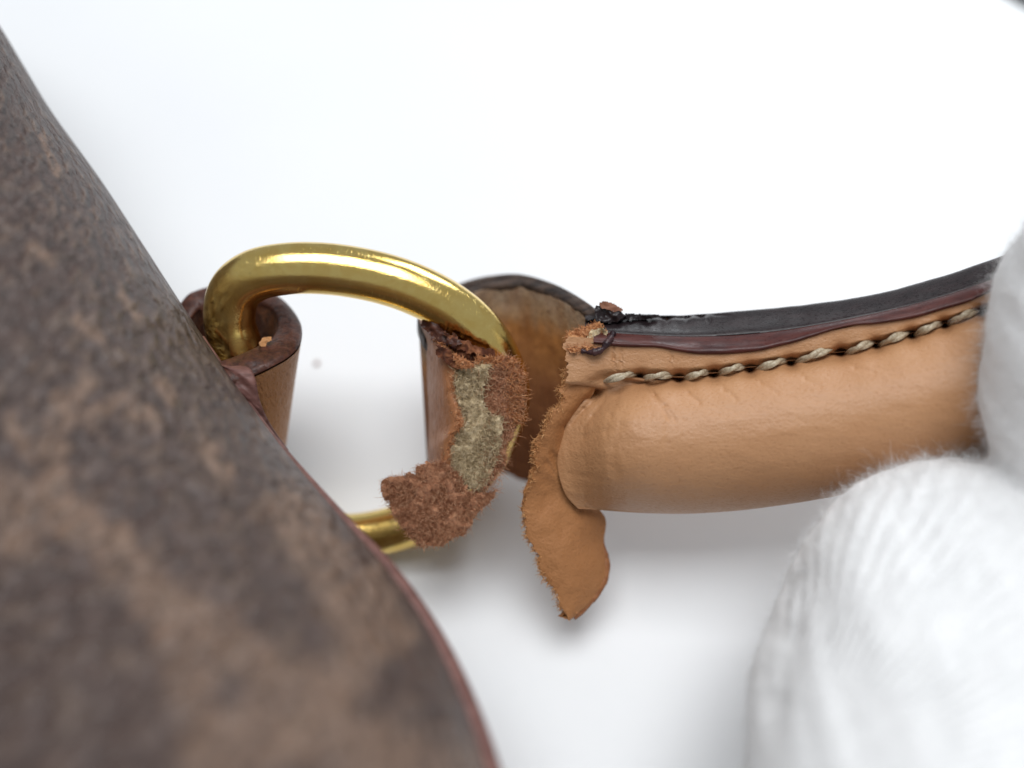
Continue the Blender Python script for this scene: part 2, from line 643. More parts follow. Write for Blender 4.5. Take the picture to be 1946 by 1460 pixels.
pa, pb = table_point(1850, -38), table_point(1990, 42)
dv = (pb - pa) / np.linalg.norm(pb - pa)
e1, e2 = pa - dv * .25, pb + dv * .45
board = [(-.6, -.4), (e2[0], -.4), (e2[0], e2[1]), (e1[0], e1[1]), (-.6, e1[1])]
nb_ = len(board)
vv = [(x, y, 0.0) for x, y in board] + [(x, y, -.018) for x, y in board]
ff = [list(range(nb_)), list(range(2 * nb_ - 1, nb_ - 1, -1))] + [[k, k + nb_, (k + 1) % nb_ + nb_, (k + 1) % nb_] for k in range(nb_)]
tb = mesh('tabletop', np.array(vv), ff, TABLE)
tag(tb, 'matte white tabletop under the broken bag handle', None, None, 'structure')
fl = mesh('floor', np.array([(-4, -4, -.72), (4, -4, -.72), (4, 4, -.72), (-4, 4, -.72)]), [[0, 1, 2, 3]], FLOORM)
tag(fl, 'dark grey floor below the table edge', None, None, 'structure')

# crumb on the table
cp = table_point(602, 692)
bm = bmesh.new()
bmesh.ops.create_icosphere(bm, subdivisions=2, radius=.00042)
for v in bm.verts:
    v.co *= 1 + .35 * math.sin(v.co.x * 9000 + 2) * math.cos(v.co.y * 7000)
    v.co.z *= .45
me = bpy.data.meshes.new('crumb')
bm.to_mesh(me)
bm.free()
me.materials.append(SPECK)
crumb = bpy.data.objects.new('crumb', me)
COL.objects.link(crumb)
crumb.location = (cp[0], cp[1], .00015)
tag(crumb, 'tiny brown crumb on the white table seen through the brass ring', 'crumb')

# ------------------------------------------------------------------ handbag
bag = empty('handbag', V(100, 1200, -5), 'brown coated canvas handbag with blurred tan motifs and burgundy edging', 'handbag')

SIL = np.array([(-150, -210, -12), (-60, -40, -10), (0, 50, -8), (48, 130, -6), (100, 215, -5), (190, 340, -2.5), (270, 462, -.5), (345, 578, 1), (420, 690, 3),
                (530, 842, 6.5), (640, 972, 11), (740, 1085, 15.5), (818, 1200, 19.5), (880, 1330, 23.5), (925, 1460, 27), (960, 1600, 29), (990, 1800, 31)], float)
NS, NW = 420, 300
sil = even(cr(SIL, 800), NS)
dn = np.array((-.84, .54))
RB = 29.0
uu = np.linspace(-.35, 1, NW)                       # negative: the far side, hidden behind the outline
wm = np.where(uu >= 0, 62 * uu ** 1.9, 40 * (-uu / .35) ** 2 * .7)      # mm from the outline, measured across
wl = .58 * RB


def rise(w):
    a = np.sqrt(np.maximum(2 * RB * np.minimum(w, wl) - np.minimum(w, wl) ** 2, 0))
    s = (RB - wl) / math.sqrt(2 * RB * wl - wl ** 2)
    x = np.maximum(w - wl, 0)
    return a + s * 16 * (1 - np.exp(-x / 16))


hh = np.where(uu >= 0, rise(wm), -rise(wm) * 1.6)
Hb = sil[:, 2:3] + hh[None] + .5 * fbm(np.arange(NS)[:, None] * .02, wm[None] * .08, 5)
tabH = lambda px, py, h: (-C0[2] / MM - (730 - py) * KPX * (D0 - h) / D0 * math.cos(PITCH)) / math.sin(PITCH)
kk = KPX * (D0 - Hb) / D0
PXb = sil[:, 0:1] + dn[0] * wm[None] / kk
PYb = sil[:, 1:2] + dn[1] * wm[None] / kk
GB = V(PXb, PYb, Hb)
GB[..., 2] = np.maximum(GB[..., 2], (-C0[2] / MM + .4 - GB[..., 1] * math.cos(PITCH)) / math.sin(PITCH))     # nothing below the table
du = np.concatenate((np.zeros((1, NW)), np.cumsum(np.linalg.norm(np.diff(GB, axis=0), axis=-1), 0)))
dvv = np.concatenate((np.zeros((NS, 1)), np.cumsum(np.linalg.norm(np.diff(GB, axis=1), axis=-1), 1)), 1)
dvv -= dvv[:, [int(np.argmin(np.abs(uu)))]]
mid = int(NW * .6)
uvb = np.stack((np.broadcast_to(du[:, [mid]], du.shape), dvv), -1)
strokes = [([(-40, 915), (80, 955), (180, 1005), (265, 1090), (330, 1200), (368, 1330), (385, 1490)], 42),
           ([(118, 930), (95, 850), (125, 775), (165, 730)], 26),
           ([(355, 1160), (450, 1240), (560, 1290), (650, 1295), (705, 1230), (650, 1110), (590, 1010), (545, 960)], 46),
           ([(420, 1400), (600, 1400), (760, 1430), (900, 1500)], 70), ([(640, 1330), (760, 1200), (700, 1100)], 34),
           ([(395, 850), (425, 905)], 20), ([(160, 790), (225, 760), (290, 800)], 16), ([(40, 950), (30, 1020)], 40),
           ([(60, 880), (20, 800)], 14), ([(150, 610), (190, 640)], 12), ([(300, 720), (330, 760)], 12), ([(60, 470), (100, 500)], 12),
           ([(80, 260), (110, 330)], 9), ([(230, 560), (260, 600)], 10)]
pr = np.zeros(PXb.shape)
for pts, w in strokes:
    for a, b in zip(pts[:-1], pts[1:]):
        d, _ = seg_d(PXb, PYb, *a, *b)
        pr = np.maximum(pr, 1 - sm(w * .35, w * 1.7, d + .25 * w * fbm(PXb * .02, PYb * .02, 3)))
d, _ = seg_d(PXb, PYb, 745, 1290, 790, 1340)
pr *= sm(25, 60, d)
pr += .12 * fbm(PXb * .012, PYb * .012, 31)
pr = .16 + .57 * pr + .14 * fbm(PXb * .05, PYb * .05, 37)
body = mesh('body', W(GB.reshape(-1, 3)), quads(NS, NW), CANVAS, bag, uvb, {'print': pr.ravel()}, sharp=0)

# burgundy edging along the bag's opening
sel = (sil[:, 1] > 640)
tp = sil[sel].copy()
tt = np.linspace(0, 1, len(tp))
rr = np.interp(tp[:, 1], [640, 820, 960, 1080, 1300, 1800], [.25, .35, .7, 1.15, 1.5, 1.7])
tp[:, 0] -= .8 * rr / KPX * .55
tp[:, 1] += .8 * rr / KPX * .3
tp[:, 2] += .6
tube('edge_piping', Q(tp), rr, TABEDGE, bag, 16)

# leather tab that holds the ring: rim seen from above, tan outside, raw inside
TO_ = [(290, 660, -3), (345, 574, -5), (372, 553, -6.5), (420, 543, -8), (475, 549, -8), (520, 560, -7), (552, 584, -5), (573, 620, -2), (569, 655, 1),
       (547, 679, 3), (512, 699, 4.5), (485, 712, 5), (430, 737, 6), (370, 770, 6)]
TI_ = [(330, 668, -2), (372, 598, -4), (392, 590, -5), (430, 585, -6), (470, 583, -6), (497, 582, -5.5), (516, 592, -4), (527, 614, -2), (520, 639, 0),
       (496, 655, 1.5), (470, 668, 2.5), (440, 680, 3.2), (410, 692, 4), (350, 730, 4.5)]
NT_ = 150
to, ti = cr(TO_, NT_), cr(TI_, NT_)
tab = bpy.data.objects.new('handle_tab', None)
COL.objects.link(tab)
tab.parent = bag
tab.empty_display_size = .004
dwn = np.array((-30, 212, -7.0))
tab_l = .9 * np.ones(NT_)
# outer face: converges towards its lower corner on the front
J = 60
jj = np.linspace(0, 1, J)
bot = to + dwn
kf = np.arange(NT_) / (NT_ - 1) * (len(TO_) - 1)            # index of control point
mfront = sm(7.0, 11.0, kf)
bot_f = np.array((536, 842, -2.0))
bot = bot * (1 - mfront[:, None]) + (bot_f + (bot - bot_f) * .02) * mfront[:, None]
F = to[:, None] * (1 - jj)[None, :, None] + bot[:, None] * jj[None, :, None]
bulge = np.sin(jj * math.pi)[None, :] * mfront[:, None]
F[..., 0] += -16 * bulge
F[..., 1] += 10 * bulge
back_o = ti[:, None] + (dwn * 1.05)[None, None] * jj[None, :, None]
cut = int(NT_ * 11.15 / 13)
Fo = F.copy()
Fo[..., 1] += 4 * (1 - jj)[None] ** 8
uvt = np.stack(np.broadcast_arrays(np.linspace(0, 40, NT_)[:, None], jj[None] * 14), -1)
inn = ti[:, None] * np.ones((1, J, 1)) + dwn[None, None] * jj[None, :, None]
# keep the two walls apart
solid('tan_face', Q(Fo[:cut]), Q(Fo[:cut] * np.array((1, 1, 1)) + np.array((0, 0, -1.0)) * (0.9)), TABTAN, tab, uvt[:cut])
solid('lining', Q(inn), Q(inn + np.stack(((to - ti)[:, 0] * .4, (to - ti)[:, 1] * .4, (to - ti)[:, 2] * .4), -1)[:, None]), SUEDE_DARK, tab)
# rim: rounded painted band between outer and inner line
K = 14
kk2 = np.linspace(0, 1, K)
rim = to[:, None] * (1 - kk2)[None, :, None] + ti[:, None] * kk2[None, :, None]
crown = np.sqrt(np.maximum(1 - (2 * kk2 - 1) ** 2, 0))
ii = np.arange(NT_)
lump = .12 * fbm(ii[:, None] * .16, kk2[None] * 2.2, 12)
rim[..., 1] -= 7 * crown[None]
rim[..., 2] += .45 * crown[None] + lump
rimb = rim + np.array((-2, 9, -1.6))
solid('rim_paint', Q(rim), Q(rimb), RIMBROWN, tab)
# worn edge of the front layer running down beside the tan face
eL = cr([(400, 694, 4.5), (428, 700, 5.2), (450, 745, 5.4), (485, 795, 4.2), (545, 862, 1)], 70)
eR = cr([(470, 690, 4.2), (484, 716, 5.4), (495, 765, 4.8), (515, 808, 3.2), (548, 855, .5)], 70)
kk3 = np.linspace(0, 1, 16)
E = eL[:, None] * (1 - kk3)[None, :, None] + eR[:, None] * kk3[None, :, None]
E[..., 2] += .4 * np.sqrt(np.maximum(1 - (2 * kk3 - 1) ** 2, 0))[None] + .15 * fbm(np.arange(70)[:, None] * .15, kk3[None] * 2, 3)
solid('worn_edge', Q(E), Q(E + np.array((0, 0, -2.2))), TABEDGE, tab)
# bare spot where the paint has chipped off the rim
sheet('bare_chip', [(490, 650), (500, 641), (512, 640), (516, 648), (507, 652), (508, 660), (498, 662)], lambda x, y: 2.6 + 0 * x, .4, SUEDE_TAN, tab, 2.0, .15, 2, 71)

# ------------------------------------------------------------------ brass ring
ring_h = lambda y: 2.0 - (y - 512) * .0235
RC = [(452, 668), (436, 610), (446, 556), (484, 524), (545, 511), (620, 511), (700, 523), (775, 545), (848, 581), (910, 632), (950, 700), (960, 765), (932, 845), (880, 918),
      (835, 972), (760, 1003), (670, 1020), (590, 1012), (520, 968), (478, 900), (462, 820), (458, 740)]
rc = np.array([(x, y, ring_h(y)) for x, y in RC] + [(RC[0][0], RC[0][1], ring_h(RC[0][1]))])
wrapc = np.vstack((rc[-4:-1], rc, rc[1:4]))
dense = cr(wrapc, 1400)
lo_ = int(1400 * 3 / (len(wrapc) - 1))
hi_ = int(1400 * (len(wrapc) - 4) / (len(wrapc) - 1))
rp = even(Q(dense[lo_:hi_ + 1]), 321)[:-1]
n = len(rp)
T = np.roll(rp, -1, 0) - np.roll(rp, 1, 0)
T /= np.linalg.norm(T, axis=1, keepdims=True)
nref = np.array((0, -.55, 1.0))
A = np.cross(T, nref)
A /= np.linalg.norm(A, axis=1, keepdims=True)
Bv = np.cross(A, T)
th = np.linspace(0, 2 * math.pi, 32, endpoint=False)
rad = np.full((n, 1, 1), 2.66)
ringG = rp[:, None] + rad * (np.cos(th)[None, :, None] * A[:, None] + np.sin(th)[None, :, None] * Bv[:, None])
ring = mesh('brass_ring', W(ringG.reshape(-1, 3)), quads(n, 32, wrap_i=True, wrap_j=True), GOLD, None, sharp=0)
tag(ring, 'polished yellow brass ring joining the bag tab to the torn handle loop', 'ring')

# ------------------------------------------------------------------ leather handle
hd = empty('leather_handle', V(1400, 970, -2), 'broken tan leather bag handle with grey stitching and dark glazed edge', 'bag handle')

ST = np.array([  # x, band back edge, band lip, stitch line, tube underside, depth
    (1000, 612, 642, 730, 962, 0), (1080, 606, 642, 728, 964, 0), (1130, 597, 646, 724, 967, 0), (1200, 598, 654, 716, 973, 0), (1300, 599, 661, 716, 976, 0),
    (1400, 592, 661, 700, 970, .3), (1500, 584, 648, 683, 957, .8), (1600, 571, 628, 668, 940, 1.4), (1700, 551, 606, 641, 917, 2.2), (1800, 523, 580, 611, 892, 3),
    (1900, 488, 545, 575, 864, 4), (2000, 448, 502, 535, 830, 5), (2200, 350, 402, 440, 740, 7), (2450, 190, 240, 285, 600, 9)], float)


def sta(x):
    """smooth station values at photo column x"""
    out = [np.interp(x, np.arange(1000, 2451, 10), np.convolve(np.pad(np.interp(np.arange(1000, 2451, 10), ST[:, 0], ST[:, k]), 6, mode='edge'), np.hanning(15)[1:-1] / np.hanning(15)[1:-1].sum(), 'valid')[:len(np.arange(1000, 2451, 10))]) for k in range(1, 6)]
    return out


STITCH = [((1140, 729), (1212, 709)), ((1220, 721), (1281, 713)), ((1300, 722), (1349, 706)), ((1364, 712), (1418, 695)), ((1433, 706), (1498, 683)),
          ((1508, 692), (1591, 660)), ((1605, 675), (1663, 649)), ((1668, 659), (1730, 631)), ((1736, 639), (1792, 613)), ((1799, 618), (1862, 588)), ((1870, 594), (1930, 560)), ((1938, 566), (1996, 534))]
HOLES = [(1127, 741, 12, 3.2)] + [((a[1][0] + b[0][0]) / 2, (a[1][1] + b[0][1]) / 2 + 2, 8, 3.4) for a, b in zip(STITCH[:-1], STITCH[1:])]

# --- cover: flange, seam, padded tube, back
AF = np.linspace(0, 1, 26)                     # flange rows
AT = np.linspace(0, 1, 190) ** 1.25                    # tube rows front -> underside -> back
NX = 620
sx = np.linspace(0, 1, NX) ** 1.25
rows = []
CREASE = cr([(1128, 742), (1098, 776), (1075, 810), (1063, 845), (1059, 880), (1065, 915), (1078, 945), (1100, 968)], 80)


def jag(y, s=0):
    return 5 * fbm(y * .05, y * 0 + s, 41) + 3.5 * fbm(y * .22, y * 0 + s, 47, 2)


PX, PY, PH = [], [], []
for a in AF:                                   # flange front, rim lip down to the seam
    x0 = 1073 + jag(np.array([640 + 90 * a]))[0]
    x = x0 + (2450 - x0) * sx
    yb, yl, ys, yt, h0 = sta(x)
    PX.append(x)
    PY.append(yl - 3 + (ys - yl + 3) * a)
    PH.append(h0 + 3.7 - .2 * a - .9 * sm(.72, 1, a) * sm(1120, 1150, x))
for a in AT[1:]:
    ang = R(74) - R(302) * a
    pos = np.clip(a * 302 / 164, 0, 1)         # 0 at seam, 1 at underside
    c = np.array([np.interp(pos * 79, np.arange(80), CREASE[:, k]) for k in range(2)])
    front = a * 302 <= 164
    x0 = c[0] if front else 1100.0 + 20 * min(1, (a * 302 - 164) / 40)
    x = x0 + (2450 - x0) * sx
    yb, yl, ys, yt, h0 = sta(x)
    Rr = (yt - ys) / 2 * 1.012
    yc = (yt + ys) / 2
    yf = yc - Rr * math.sin(ang)
    hf = h0 + Rr * KPX * math.cos(ang) * (1.0 if front else .9)
    if front:
        L = 120.0
        q = np.clip((x - x0) / L, 0, 1)
        q = np.clip((x - x0) / 190.0, 0, 1)
        b = .16 * np.sqrt(1 - (1 - q) ** 2.0) + .84 * (1 - (1 - q) ** 2.4) * sm(-.12, .5, q)
        base_h = float(np.interp(pos, [0, .15, .4, .8, 1], [2.1, 1.3, .55, .35, -.2]))
        hf = base_h + (hf - base_h) * b
        yf = c[1] + (yf - c[1]) * (1 - (1 - q) ** 1.6)
    PX.append(x)
    PY.append(yf)
    PH.append(hf)
PX, PY, PH = np.array(PX), np.array(PY), np.array(PH)
# dents at the stitch holes, puckers and creases round the seam
for hx, hy, hr, hdp in HOLES:
    d = np.hypot(PX - hx, (PY - hy))
    fr = PH > 1.0
    PH -= fr * hdp * np.exp(-(d / hr) ** 1.4)
seamd = PY - sta(PX)[2]
frontmask = (PH > .5)
pk = np.zeros_like(PX)
for (a, b) in STITCH:
    cx = (a[0] + b[0]) / 2
    w = (b[0] - a[0]) / 2
    pk += np.exp(-((PX - cx - .25 * np.clip(seamd, 0, 200)) / (w * .62)) ** 2)
PH += frontmask * (.30 * pk * np.exp(-np.clip(seamd, 0, None) / 34) * sm(0, 10, seamd) + .16 * pk * np.exp(-np.abs(np.minimum(seamd, 0)) / 20) * (seamd < 0))
CREASES = [((1226, 722), (1243, 752), (1270, 795), .28, 4), ((1230, 735), (1262, 770), (1285, 800), .15, 3), ((1292, 724), (1308, 748), (1330, 765), .2, 4),
           ((1140, 748), (1110, 778), (1085, 805), .25, 4), ((1150, 756), (1125, 790), (1110, 815), .18, 4), ((1356, 716), (1375, 740), (1400, 760), .16, 4),
           ((1425, 708), (1445, 728), (1480, 750), .14, 4), ((1502, 695), (1530, 720), (1560, 735), .14, 4), ((1165, 650), (1167, 680), (1166, 702), .3, 3), ((1178, 665), (1180, 690), (1181, 700), .2, 3),
           ((1176, 745), (1160, 790), (1150, 830), .12, 5), ((1270, 905), (1265, 840), (1275, 800), .07, 9), ((1170, 900), (1165, 850), (1180, 810), .08, 8), ((1090, 850), (1110, 830), (1160, 815), .1, 6),
           ((1082, 900), (1110, 905), (1150, 915), .1, 6), ((1598, 680), (1625, 700), (1660, 708), .12, 4), ((1275, 660), (1278, 680), (1276, 700), .15, 3)]
for p0, p1, p2, dep, wd in CREASES:
    for a, b in ((p0, p1), (p1, p2)):
        wob = 2 * fbm(PX * .06, PY * .06, 8)
        d, _ = seg_d(PX + wob, PY, *a, *b)
        PH -= frontmask * dep * .6 * np.exp(-(d / wd) ** 2)
PH += frontmask * (.035 * fbm(PX * .02, PY * .05, 77, 3))
PH += frontmask * .06 * fbm(PX * .055, PY * .02, 78, 3) * sm(1330, 1120, PX) * sm(10, 60, seamd)
cov = V(PX, PY, PH)
nr = cov.shape[0]
uvc = np.stack((PX * KPX, np.broadcast_to(np.linspace(0, 50, nr)[:, None], PX.shape)), -1)
cover = mesh('cover', W(cov.reshape(-1, 3)), quads(nr, NX), TAN, hd, uvc, sharp=0)

# --- rim: black coating on the back layer, burgundy lip on the front layer
xb = np.linspace(1128, 2450, 520)
yb, yl, ys, yt, h0 = sta(xb)
kb = np.linspace(0, 1, 22)
lipw = .33
wav = (3.5 * fbm(xb * .012, xb * 0, 15, 2) + 6 * np.exp(-((xb - 1400) / 160) ** 2) - 9 * np.exp(-((xb - 1600) / 60) ** 2))
lipy0 = yl + 5 + wav
lipy1 = yl + (yb - yl) * lipw
prof = np.sqrt(np.maximum(1 - (2 * kb - 1) ** 2, 0))
Ly = lipy0[:, None] + (lipy1 - lipy0)[:, None] * kb[None] - 2 * prof[None]
Lh = h0[:, None] + 3.85 - 2.0 * kb[None] ** 1.3 + .55 * prof[None] + .06 * fbm(xb[:, None] * .02, kb[None] * 2, 19, 2)
LX = np.broadcast_to(xb[:, None], Ly.shape) + 0
lipF = V(LX, Ly, Lh)
solid('burgundy_lip', lipF, V(LX, Ly + 3, Lh - 1.6), EDGELIP, hd)
By0, By1 = lipy1 + 2, yb
Bx = np.linspace(1112, 2450, 620)
yb2, yl2, ys2, yt2, h2 = sta(Bx)
l1 = yl2 + (yb2 - yl2) * lipw + 2
kb2 = np.linspace(0, 1, 26)
prof2 = np.sqrt(np.maximum(1 - (2 * kb2 - 1) ** 2, 0))
ragged = 3.2 * fbm(Bx * .035, Bx * 0, 90, 3) * sm(1330, 1180, Bx) + 1.0 * fbm(Bx * .02, Bx * 0, 91, 2)
By = l1[:, None] + (yb2 - l1 + ragged)[:, None] * kb2[None] - 1.5 * prof2[None]
Bh = h2[:, None] + 1.7 - 3.0 * kb2[None] + .55 * prof2[None]
# long crack between the layers near the broken end
crk = 603 + 4 * fbm(Bx * .03, Bx * 0, 55, 3) + np.interp(Bx, [1112, 1180, 1290, 1400], [8, 2, 2, -4])
d = np.abs(By - crk[:, None])
amp = sm(1420, 1280, Bx)[:, None]
Bh -= amp * .9 * np.exp(-(d / 3.0) ** 2)
Bh += amp * .35 * sm(2, -4, By - crk[:, None]) * (0.6 + .8 * fbm(Bx[:, None] * .03, kb2[None], 66))
for cxk in (1196, 1232, 1266, 1301, 1345):
    Bh -= .5 * np.exp(-((Bx[:, None] - cxk - .25 * (By - 600)) / 2.5) ** 2) * sm(616, 606, By)
Bh += .05 * fbm(Bx[:, None] * .012, kb2[None] * 2, 29, 2)
BX = np.broadcast_to(Bx[:, None], By.shape) + 0
solid('black_coating', V(BX, By, Bh), V(BX, By + 4, Bh - 1.6), EDGEBLACK, hd)
# lifted chip of the coating with bare leather on top
sheet('lifted_chip', [(1137, 576), (1150, 573), (1168, 580), (1183, 590), (1178, 597), (1160, 592), (1142, 586)], lambda x, y: 1.6 - (x - 1137) * .006, .9, m_paint('bare_chip_leather', (.20, .085, .05), (.34, .16, .10), .5, False), hd, 2.0, .15, 2, 21)
sheet('loose_coating', [(1133, 580), (1150, 579), (1164, 586), (1184, 593), (1192, 600), (1176, 612), (1150, 614), (1130, 606)], lambda x, y: 1.2 + 0 * x, 1.4, EDGEBLACK, hd, 2.0, .3, 3, 22)
sheet('loose_coating', [(1186, 596), (1230, 600), (1252, 598), (1246, 606), (1215, 608), (1190, 606)], lambda x, y: .7 + 0 * x, .7, EDGEBLACK, hd, 2.0, .25, 3, 23)

# --- back side closing sheet (out of sight): from the rim down the back to the tube
ka = np.linspace(0, 1, 12)
xk = np.linspace(1135, 2450, 200)
yb3, yl3, ys3, yt3, h3 = sta(xk)
G = V(xk[:, None] + 0 * ka[None], yb3[:, None] + 9 + (ys3 + 30 - yb3)[:, None] * ka[None], h3[:, None] - 2.6 - 2.6 * ka[None])
solid('back_layer', G, G + np.array((0, 0, 1.2)), TABTAN, hd)

# --- stitches: two twisted plies each
for (a, b) in STITCH:
    m_ = 40
    t_ = np.linspace(0, 1, m_)
    xa = a[0] + (b[0] - a[0]) * t_
    ya = a[1] + (b[1] - a[1]) * t_ - 2.5 * np.sin(t_ * math.pi)
    hb_ = sta(xa)[4] + 3.5 + .42 * np.sin(t_ * math.pi) ** .6 - 4.5 * (1 - np.sin(t_ * math.pi) ** .35)
    c_ = V(xa, ya, hb_)
    tl = np.linalg.norm(c_[-1] - c_[0])
    env = .30 + .70 * np.sin(np.clip(t_ * 1.0, 0, 1) * math.pi) ** .45
    th0 = rng.uniform(0, 6)
    verts, faces = [], []
    dx = (c_[-1] - c_[0]) / tl
    nx = np.array((-dx[1], dx[0], 0))
    nx /= np.linalg.norm(nx)
    hz = np.array((0, 0, 1.0))
    for ply in range(2):
        ph = th0 + math.pi * ply - 2 * math.pi * t_ * tl / 4.6
        pth = c_ + (.18 * env)[:, None] * (np.cos(ph)[:, None] * nx + np.sin(ph)[:, None] * hz)
        rr_ = .25 * env
        Tt = np.gradient(pth, axis=0)
        Tt /= np.linalg.norm(Tt, axis=1, keepdims=True)
        A_ = np.cross(Tt, hz)
        A_ /= np.linalg.norm(A_, axis=1, keepdims=True)
        B_ = np.cross(A_, Tt)
        thh = np.linspace(0, 2 * math.pi, 12, endpoint=False)
        strand = 1 + .10 * np.cos(4 * thh[None] + 9 * t_[:, None] * tl / 4.6)
        g = pth[:, None] + (rr_[:, None] * strand)[..., None] * (np.cos(thh)[None, :, None] * A_[:, None] + np.sin(thh)[None, :, None] * .8 * B_[:, None])
        off = len(verts) * m_ * 12
        verts.append(g.reshape(-1, 3))
        faces += quads(m_, 12, off, wrap_j=True).tolist()
        faces += [[off + k for k in range(12)], [off + (m_ - 1) * 12 + k for k in range(12)]]
    mesh('stitch', W(np.vstack(verts)), faces, THREAD, hd)

# --- torn flap at the broken end
FL = cr([(1074, 688), (1069, 735), (1067, 768), (1043, 790), (1026, 828), (1014, 860), (1017, 890), (1005, 930), (1000, 980), (1008, 1030), (1030, 1082), (1055, 1130), (1077, 1177)], 160)
FR = cr([(1132, 688), (1131, 740), (1112, 768), (1092, 800), (1078, 835), (1074, 872), (1080, 912), (1116, 950), (1150, 984), (1147, 1035), (1150, 1092), (1126, 1138), (1083, 1180)], 160)
ft = np.linspace(0, 1, 160)
fu = np.linspace(0, 1, 60)
fjag = jag(FL[:, 1], 2.0) * .9
FP = FL[:, None] * (1 - fu)[None, :, None] + FR[:, None] * fu[None, :, None]
hl = cr([2.6, 2.5, 2.5, 2.6, 2.3, 2.0, 1.6, 1.2, .9, .5, .2, -.2, -.6], 160)[:, 0]
hr_ = cr([2.8, 2.2, 1.2, .6, .4, .3, .2, -.9, -2.8, -3.0, -2.6, -1.8, -.9], 160)[:, 0]
hm = cr([.0, .1, .3, .5, .3, .0, -.3, -.6, .4, .9, .8, .5, .1], 160)[:, 0]
FP[..., 0] += fjag[:, None] * (1 - fu)[None] ** 7
FL[:, 0] += fjag
FH = hl[:, None] * (1 - fu)[None] + hr_[:, None] * fu[None] + hm[:, None] * np.sin(fu * math.pi)[None] * 1.2
FH += .12 * fbm(FP[..., 0] * .03, FP[..., 1] * .03, 61) 
for p0, p1, dep, wd in (((1050, 862), (1078, 935), .3, 6), ((1040, 880), (1072, 925), .2, 5), ((1128, 745), (1075, 812), .4, 6), ((1072, 812), (1060, 870), .2, 9), ((1060, 870), (1105, 965), .2, 9)):
    d, _ = seg_d(FP[..., 0], FP[..., 1], *p0, *p1)
    FH -= dep * np.exp(-(d / wd) ** 2)
Fv = V(FP[..., 0], FP[..., 1], FH)
nf = grid_normals(Fv)
nf *= np.sign(nf[..., 2:3])
edge_t = 1.25 * np.minimum(1, .5 + 4 * np.minimum(fu, 1 - fu))[None, :, None]
flap = solid('torn_flap', Fv, Fv - nf * edge_t, FLAP, hd, sharp=45)
fe = np.stack((FR[116:157, 0], FR[116:157, 1], hr_[116:157] - .5 + .08 * fbm(np.arange(41) * .3, np.zeros(41), 3)), -1)
tube('flap_edge', Q(fe), (.40 + .08 * fbm(np.arange(41) * .25, np.zeros(41), 9)) * sm(0, 9, np.arange(41.)) + .02, m_paint('stained_flap_edge', (.20, .07, .026), (.34, .14, .055), .5, False), flap, 10)
# fuzz on its torn rim
nfz = 1500
k_ = rng.integers(5, 158, nfz)
bb = V(FL[k_, 0] + rng.uniform(-1, 4, nfz), FL[k_, 1] + rng.uniform(-3, 3, nfz), hl[k_] - rng.uniform(-.1, 1.1, nfz))
fibres('fibre_fuzz', bb, np.stack((-np.ones(nfz), rng.normal(0, .6, nfz), rng.normal(.2, .6, nfz)), -1), rng.uniform(.2, .85, nfz), rng.uniform(.03, .06, nfz), FIB_TAN, flap, .7)
k_ = rng.integers(120, 158, 350)
bb = V(FL[k_, 0], FL[k_, 1], hl[k_] - rng.uniform(0, 1.1, 350))
# --- torn end of the rim layers: orange fuzz, beige filler, dark glue bead
te, tpoly = sheet('torn_end', [(1076, 636), (1098, 626), (1122, 618), (1140, 614), (1150, 632), (1135, 662), (1108, 668), (1080, 668)], lambda x, y: 3.9 - (668 - y) * .045, 1.6, SUEDE_TAN, hd, 2.5, .5, 4, 33, .12)
fuzz_on('fibre_fuzz', tpoly, lambda x, y: 3.9 - (668 - y) * .045, FIB_ORANGE, te, 500, 260, (.3, .8), .045, .8, (.3, .8), .8)
bf, bpoly = sheet('filler_lump', [(1120, 626), (1140, 622), (1158, 630), (1150, 642), (1140, 655), (1122, 660), (1116, 642)], lambda x, y: 3.7 - (660 - y) * .03, 1.0, BEIGE, hd, 2.5, .5, 3, 35, .12)
tube('glue_bead', Q(cr([(1106, 667, 3.8), (1124, 670, 4.2), (1143, 665, 4.3), (1154, 652, 4.2), (1161, 642, 3.9), (1165, 634, 3.2)], 60)), .28 + .16 * fbm(np.arange(60) * .2, np.zeros(60), 4), m_paint('dark_glue', (.02, .010, .014), (.07, .03, .03), .25, False), hd, 12)

# --- back strap that loops behind the ring and comes round to the front as a torn stub
LO = [(1178, 640, 0), (1140, 596, -1), (1100, 566, -4), (1050, 540, -7), (990, 523, -10), (935, 525, -11.5), (885, 536, -12), (840, 556, -11), (806, 580, -8), (793, 608, -5), (800, 638, -2.5), (816, 660, -1)]
LI = [(1178, 660, .4), (1135, 618, -.6), (1092, 588, -2.8), (1044, 562, -5.3), (990, 546, -8), (935, 549, -9.3), (890, 561, -9.7), (852, 580, -8.7), (826, 602, -6.2), (817, 618, -4.2), (826, 640, -2.2), (840, 655, -1.4)]
NL = 160
lo, li = cr(LO, NL), cr(LI, NL)
J2 = 90
j2 = np.linspace(0, 1, J2)
dl = np.array((8, 366, -9.6))
dl_i = np.broadcast_to(dl, (NL, 3)).copy()
fr_ = sm(6.5, 9.0, np.arange(NL) / (NL - 1) * 11)[:, None]
dl_i = dl_i * (1 - fr_) + np.array((16, 262, -6.0)) * fr_
en_ = sm(1.6, .4, np.arange(NL) / (NL - 1) * 11)[:, None]
dl_i = dl_i * (1 - .32 * en_)
arch = np.sin(j2 * math.pi)
IN = li[:, None] + dl_i[:, None] * j2[None, :, None]
IN[..., 2] -= .9 * arch[None]
OUTF = lo[:, None] + dl_i[:, None] * j2[None, :, None]
OUTF[..., 2] -= .9 * arch[None]
INv, OUTv = Q(IN), Q(OUTF)
INv[..., 2] += .12 * fbm(np.arange(NL)[:, None] * .12, j2[None] * 12, 44)
uvl = np.stack(np.broadcast_arrays(np.linspace(0, 30, NL)[:, None], j2[None]), -1)
